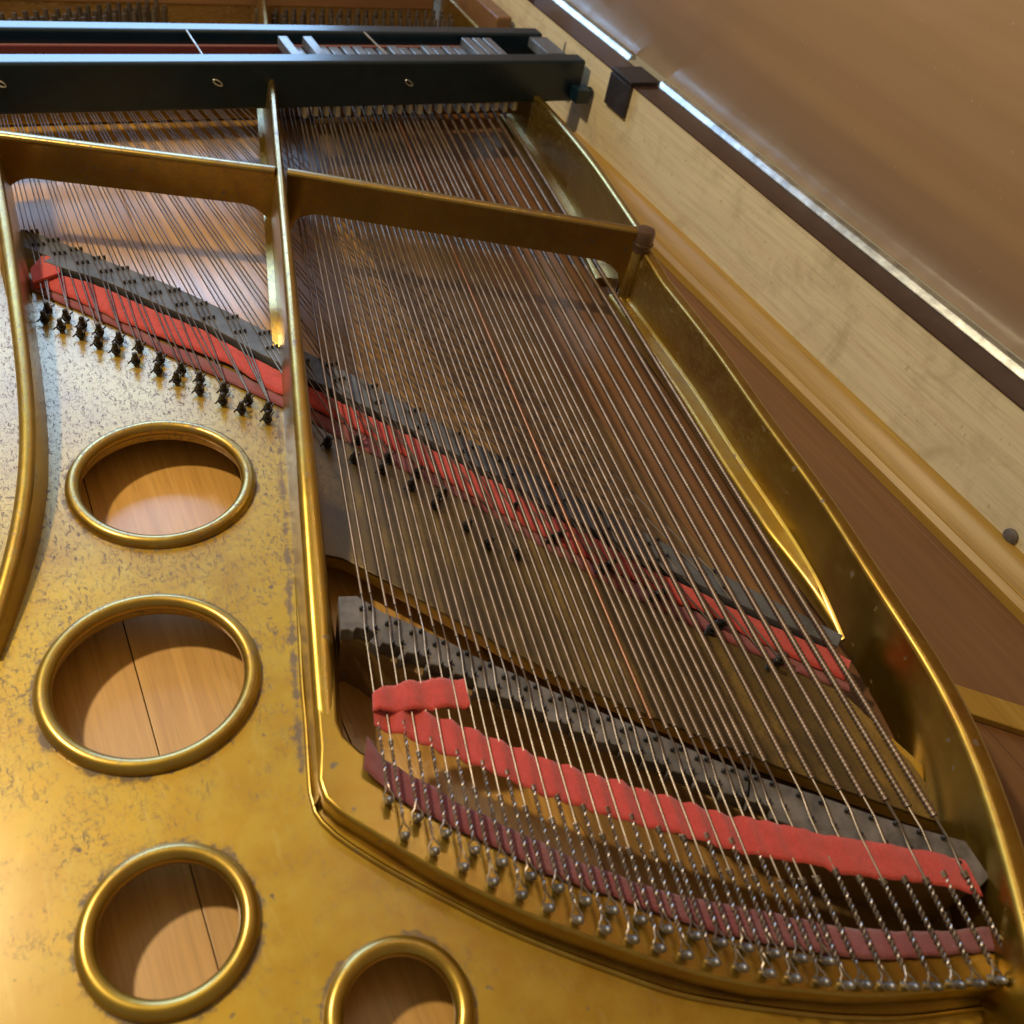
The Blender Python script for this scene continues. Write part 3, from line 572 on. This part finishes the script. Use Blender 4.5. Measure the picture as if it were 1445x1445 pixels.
# ------------------------------------------------------------------ bass strings
ZB = .0345; ZR = .0215; ZH = .0265
def zline(a, za, b, zb_, q):
    t = (q - a).length / (b - a).length; return za + (zb_ - za) * t
tails = []                      # (xy of bridge front pin, xy of hitch pin, over or under the felt)
si = 0
for n in sorted(notes):
    for w, (r_, bp, fp, hp) in enumerate(notes[n]):
        f_ = n / 24
        rad = .00108 + .00135 * f_ ** 1.5
        core = .00050 + .00034 * f_
        st = empty('bass_string', piano)
        top = r_ + (r_ - bp).normalized() * .10
        A = Vector((top.x, top.y, ZR - .001)); B = Vector((bp.x, bp.y, ZB)); F = Vector((fp.x, fp.y, ZB)); Hh = Vector((hp.x, hp.y, ZH))
        # wound length
        d = (B - A); Lw = d.length; w0 = .02; w1 = Lw - (.010 + .003 * f_ + random.uniform(-.0015, .0015))
        dn = d.normalized(); pitch = max(.0016, rad * 1.25); K = int((w1 - w0) / pitch)
        path = []; rr = []
        for k in range(K):
            for ph, q in ((0, .70), (.3, 1.0), (.7, 1.0)):
                path.append(A + dn * (w0 + (k + ph) * pitch)); rr.append(rad * q)
        cop = 'copper_new' if (n == 12 and w == 1) else 'copper'
        if cop == 'copper_new': st['label'] = 'bright copper wound bass string among tarnished ones'
        MB().tube(path, rr, 7).build('winding', cop, st, 80)
        # speaking core, bridge crossing and plain tail
        sp = .40 + random.uniform(-.03, .03)
        tw = F.lerp(Hh, 1 - min(.9, (.052 + .004 * (w == 0) + random.uniform(-.003, .003)) / max(.03, (Hh - F).length)))
        MB().tube([A, B, F, tw], core, 6).build('core_wire', 'steel', st, 60)
        # twisted eye round the hitch pin
        m = MB(); ax = (Hh - tw); Lt = ax.length; ax.normalize(); e1 = ax.cross(Vector((0, 0, 1))).normalized(); e2 = ax.cross(e1)
        turns = Lt / .0072; pr = .0029
        for s_ in (0, math.pi):
            pth = []
            N_ = int(turns * 12)
            for k in range(N_ + 1):
                t = k / N_; Lk = t * (Lt - .0075)
                a = s_ + t * turns * 2 * math.pi
                pth.append(tw + ax * Lk + (e1 * math.cos(a) + e2 * math.sin(a)) * core * 1.25)
            sd = 1 if math.cos(s_ + turns * 2 * math.pi) > 0 else -1
            side = 1 if (s_ == 0) else -1
            for k in range(0, 9):
                an = math.radians(25 + 155 * k / 8)
                pth.append(Hh - ax * (pr * math.cos(an) * 1.15) + e1 * side * pr * math.sin(an) + Vector((0, 0, -.002 * k / 8)))
            m.tube(pth, core * .92, 5)
        # wraps at the start of the twist
        pth = []
        for k in range(31):
            a = 2 * math.pi * k / 10; pth.append(tw + ax * (-.001 + .0034 * k / 30) + (e1 * math.cos(a) + e2 * math.sin(a)) * core * 2.1)
        m.tube(pth, core * .8, 5)
        m.build('twisted_eye', 'steel', st, 70)
        td = (Hh - F).xy.normalized()
        pin('hitch', 'hitch_pin', (hp.x - td.x * .001, hp.y - td.y * .001, .0195), plate, td, math.radians(24))
        for q, z in ((bp, .0318), (fp, .0318)):
            e = Vector((td.y, -td.x)) * (.0016 if q is bp else -.0016)
            pin('bridge', 'bridge_pin', (q.x + e.x, q.y + e.y, z), BR)
        over = (w == 1) if n < 17 else (n % 2 == 0)
        tails.append((F, Hh, over, n))

# ------------------------------------------------------------------ treble bridge, strings, hitch pins
TB = empty('treble_bridge', piano)
tb = [Vector((p[0], p[1], 0)) for p in G['tcap_back']]
tbs = catmull(smooth(tb, 1), .012)
def offs(pl, d):
    o = []
    for i, p in enumerate(pl):
        t = (pl[min(i + 1, len(pl) - 1)] - pl[max(i - 1, 0)]).normalized(); o.append(p + Vector((-abs(t.y), -abs(t.x), 0)) * d)
    return o
fu = resample([Vector((p[0], p[1], 0)) for p in G['felt_tr_up']], 120); tbs = resample(tbs, 120)
capf = [a.lerp(min(fu, key=lambda q: (q - a).length), .86) if i > 8 else a + Vector((-.012, -.022, 0)) for i, a in enumerate(tbs)]
slab('bridge_cap', [[(p.x, p.y) for p in tbs] + [(p.x, p.y) for p in reversed(capf)]], 0.0015, .0118, 'bridge_t', TB, .0006)
slab('bridge_body', [[(p.x, p.y) for p in [a.lerp(b, .08) for a, b in zip(tbs, capf)]] + [(p.x, p.y) for p in reversed([a.lerp(b, .92) for a, b in zip(tbs, capf)])]], ZS, .0013, 'bridge_body', TB, .0006)
ZT = .0130
hitch = [Vector((p[0], p[1])) for p in G['thitch_up']] + [Vector((p[0], p[1])) for p in G['thitch_lo']] + [Vector((p[0], p[1])) for p in G['thitch_r']]
for q in hitch:
    td = Vector((-.25, -1)).normalized()
    pin('thitch', 'hitch_pin', (q.x, q.y, -.001), plate, td, math.radians(18))
used = {}
for i, (r_, bp, fp) in enumerate(G['treble'][:20]):
    r_, bp, fp = Vector(r_), Vector(bp), Vector(fp)
    dr = (bp - r_).normalized(); side = Vector((-dr.y, dr.x))
    if side.x < 0: side = -side
    for k in (-1, 0, 1):
        sp = .0042 if i < 13 else .0046
        if (i >= 18 and k == 0) or (i >= 20 and k == -1): continue
        a = r_ - dr * .08 + side * k * .0028; b = bp + side * k * sp; f_ = fp + side * (k * sp) + side * .0004
        dd = (f_ - b)
        ext = dr
        # nearest hitch pin ahead of the string
        best = min(hitch, key=lambda q: abs((q - f_).dot(Vector((-ext.y, ext.x)))) * 3 + abs((q - f_).dot(ext) - .075))
        if (best - f_).length > .17 or abs((best - f_).dot(Vector((-ext.y, ext.x)))) > .02: best = f_ + ext * .062; pin('thitch', 'hitch_pin', (best.x, best.y, -.001), plate, Vector((-.25, -1)).normalized(), math.radians(18))
        en = best + Vector((-ext.y, ext.x)) * (.0019 * (1 if (f_ - best).dot(Vector((-ext.y, ext.x))) > 0 else -1))
        rad = .00054 + .00018 * i / 21
        pts = [(a.x, a.y, .0150), (b.x, b.y, ZT), (f_.x, f_.y, ZT), (en.x, en.y, .0062)]
        # turn round the pin
        e2 = en + ext * .0026
        pts.append((e2.x, e2.y, .0058))
        MB().tube(pts, rad, 5).build('treble_string', 'steel_t', piano, 60)
        for q, z in ((b, .0117), (f_, .0117)):
            pin('bridge', 'bridge_pin', (q.x + side.x * .0013, q.y + side.y * .0013, z), TB)

# ------------------------------------------------------------------ felts (loose strips laid and woven into the strings)
def ribbon(up, lo, zf, thick, n, m=7, rag=.0007, seed=0.0, tip=None):
    U_ = resample(up, n); L_ = resample(lo, n); mb = MB(); rings = []
    for i in range(n):
        t = i / (n - 1); a = Vector((U_[i].x, U_[i].y, 0)); b = Vector((L_[i].x, L_[i].y, 0)); w = (b - a).normalized()
        a = a + w * rag * noise.noise(Vector((i * .35, seed, 1))); b = b + w * rag * noise.noise(Vector((i * .35, seed, 7)))
        ring = []
        for j in range(m):
            s_ = j / (m - 1); p = a.lerp(b, s_); edge = 1 - (abs(2 * s_ - 1)) ** 6 * .55
            z = zf(t, s_, p) + .0003 * noise.noise(Vector((p.x * 300, p.y * 300, seed)))
            ring.append((p.x, p.y, z + thick / 2 * edge))
        for j in reversed(range(m)):
            s_ = j / (m - 1); p = a.lerp(b, s_); edge = 1 - (abs(2 * s_ - 1)) ** 6 * .55
            ring.append((p.x, p.y, zf(t, s_, p) - thick / 2 * edge))
        rings.append(ring)
    mb.loft(rings); return mb
def v3(k): return [Vector((p[0], p[1], 0)) for p in G[k]]
def thing_(o, label, cat, group=None):
    o['label'] = label; o['category'] = cat
    if group: o['group'] = group
    return o
# woven strip over the bass tails
up, lo = v3('felt_red_up'), v3('felt_red_lo')
NF = 190
Um, Lm = resample(up, NF), resample(lo, NF)
mid = [(a + b) / 2 for a, b in zip(Um, Lm)]
keys = []
for F, Hh, over, n in tails:
    best = None
    for i in range(NF - 1):
        p, q = mid[i], mid[i + 1]; r1 = (q - p).xy; s1 = (Hh - F).xy; den = r1.x * s1.y - r1.y * s1.x
        if abs(den) < 1e-12: continue
        w = (F - p).xy; t = (w.x * s1.y - w.y * s1.x) / den; u_ = (w.x * r1.y - w.y * r1.x) / den
        if -.01 <= t <= 1.01 and 0 <= u_ <= 1:
            best = ((i + t) / (NF - 1), F.z + (Hh.z - F.z) * u_); break
    if best: keys.append((best[0], max(best[1] + (-.0028 if over else .0003), (.0325 if over else .0336) if best[0] > .62 else 0.0)))
keys.sort()
def zweave(t, s_, p):
    if not keys: return .03
    if t <= keys[0][0]: return keys[0][1]
    for (a, za), (b, zb_) in zip(keys, keys[1:]):
        if t <= b:
            u_ = (t - a) / max(1e-6, b - a); u_ = u_ * u_ * (3 - 2 * u_); return za + (zb_ - za) * u_ + (.0014 if t < .62 else .0026) * (.5 - s_)
    return keys[-1][1] + .0026 * (.5 - s_)
fs = ribbon(up, lo, lambda t, s_, p: zweave(t, s_, p), .0018, NF, 9, .0012, 3.1).build('red_felt_strip', 'red', None, 80)
thing_(fs, 'bright red felt strip woven through the bass string tails near the gold hitch pins', 'felt strip')
tabu, tabl = v3('felt_tab_up'), v3('felt_tab_lo')
ribbon(tabu, tabl, lambda t, s_, p: .0335 - .001 * s_ + .0015 * math.sin(t * 19), .0026, 60, 9, .001, 9.0).build('folded_end', 'red', fs, 80)
bmf = ribbon(v3('felt_bm_up'), v3('felt_bm_lo'), lambda t, s_, p: .0218 + .0012 * noise.noise(Vector((t * 30, 0, 2))) * (1 - s_) + (.006 * max(0, 1 - t / .045)) * (1 - s_ * .4), .0024, 170, 7, .0009, 5.5).build('maroon_felt_strip', 'maroon', None, 80)
thing_(bmf, 'faded maroon felt strip lying on the curved shelf under the twisted bass string eyes', 'felt strip')
trf = ribbon(v3('felt_tr_up'), v3('felt_tr_lo'), lambda t, s_, p: .0072 - .0028 * s_ + .0003 * math.sin(t * 150), .0020, 220, 6, .001, 8.2).build('red_felt_strip', 'red', None, 80)
thing_(trf, 'long red felt strip along the dark treble bridge, passing under the gold strut', 'felt strip')
MB().loft([[(p[0], p[1], z) for p in G['felt_tt']] for z in (.0085, .0112)]).build('folded_end', 'red', trf, 60, .0005)
tmf = ribbon(v3('felt_tm_up'), v3('felt_tm_lo'), lambda t, s_, p: .0016 + .0006 * noise.noise(Vector((t * 40, 0, 5))), .0024, 160, 5, .0009, 2.2).build('maroon_felt_strip', 'maroon', None, 80)
thing_(tmf, 'dark maroon felt strip on the plate edge between the red felt and black hitch pins', 'felt strip')

# ------------------------------------------------------------------ damper rails and action behind them
YR = 1.008
fr_ = MB().box((.20, YR + .0115, .0680), (.499, .0115, .0250)).build('damper_rail', 'ebony', piano, 40, .003)
for x, z in ((.2469, .0725), (.4630, .0697), (.0430, .0744)):
    p = [(x + .0045 * math.cos(a), YR - .0012, z + .0024 * math.sin(a) - x * 0 - .5 * .0045 * math.cos(a)) for a in [2 * math.pi * k / 16 for k in range(17)]]
    MB().tube(p, .0009, 6, False).build('screw_eye', 'nickel', fr_, 60)
MB().box((.19, 1.0985, .0805), (.4895, .0105, .0140)).build('damper_rail', 'ebony', piano, 40, .003)
MB().box((.17, 1.084, .0760), (.44, .003, .0045)).build('rail_felt', 'darkred', piano, 40, .001)
# clip that holds the rail end
cp = MB().box((.694, .999, .0560), (.0100, .009, .0085)).build('rail_clip', 'ebony', piano, 40, .001)
MB().tube([(.7035, .996, .060), (.706, .996, .060), (.7062, .996, .060)], [.0062, .0062, .004], 18).build('clip_screw', 'ebony', cp, 40)
MB().box((.672, 1.062, .0850), (.013, .026, .006)).build('end_block', 'lever', piano, 40, .001)
MB().tube([(.690, 1.05, .079), (.690, 1.05, .0985), (.690, 1.05, .0995)], [.0013, .0013, .0008], 8).build('lift_rod', 'nickel', piano, 40)
for (x0, x1) in ((.2330, .2400), (.4320, .4470)):
    MB().tube([(x0, 1.075, .0990), (x1, 1.03, .0885)], .0011, 7).build('lift_rod', 'nickel', piano, 50)
random.seed(3)
x = .02; j = 0
while x < .60:
    if x > .320:
        hgt = .0925 if j in (22, 24, 38, 39) or x > .575 else .0838 + random.uniform(-.0012, .0022)
        MB().box((x + .0055, 1.053, hgt - .006), (.0056, .020 if hgt < .09 else .027, .006)).build('damper_lever', 'lever', piano, 40, .0012)
    x += .0142; j += 1
x = .345
while x < .625:
    w = random.uniform(.0016, .0032)
    MB().box((x, 1.022, .0345 + random.uniform(-.001, .001)), (w, .005, .0062)).build('damper_felt', 'white_felt', piano, 40, .0008)
    x += .0128
MB().box((.20, 1.135, .055), (.47, .006, .012)).build('back_check_rail', 'ebony', piano, 40, .001)

# ------------------------------------------------------------------ tuning pin field and the boards behind
blk = MB().box((.16, 1.42, -.004), (.52, .28, .024)).build('pin_plate', 'gold_dull', piano, 40, .002)
def pins_row(n, x0, x1, y0, y1, rows):
    for i in range(n):
        t = i / (n - 1)
        for r in range(rows):
            xx = x0 + (x1 - x0) * t + (r % 2) * .005 + random.uniform(-.001, .001); yy = y0 + (y1 - y0) * t + r * .017 + random.uniform(-.0015, .0015)
            pin('tuning', 'tuning_pin', (xx, yy, .020), blk, (0, -1), math.radians(-7))
pins_row(17, .058, .252, 1.225, 1.285, 3)
pins_row(22, .372, .640, 1.262, 1.268, 3)
MB().box((.16, 1.385, .085), (.50, .012, .066)).build('stretcher', 'brown', piano, 40, .003)
MB().box((.690, 1.36, .02), (.012, .15, .05)).build('cheek_block', 'brown', piano, 40, .003)
MB().box((.725, 1.225, .078), (.011, .008, .045)).build('lock_post', 'case_dark', piano, 40, .001)
# a scrap of lint and a batten on the soundboard
MB().box((.606, .118, -.0265), (.012, .062, .0033), math.radians(48)).build('batten', 'trim', sb, 40, .001)
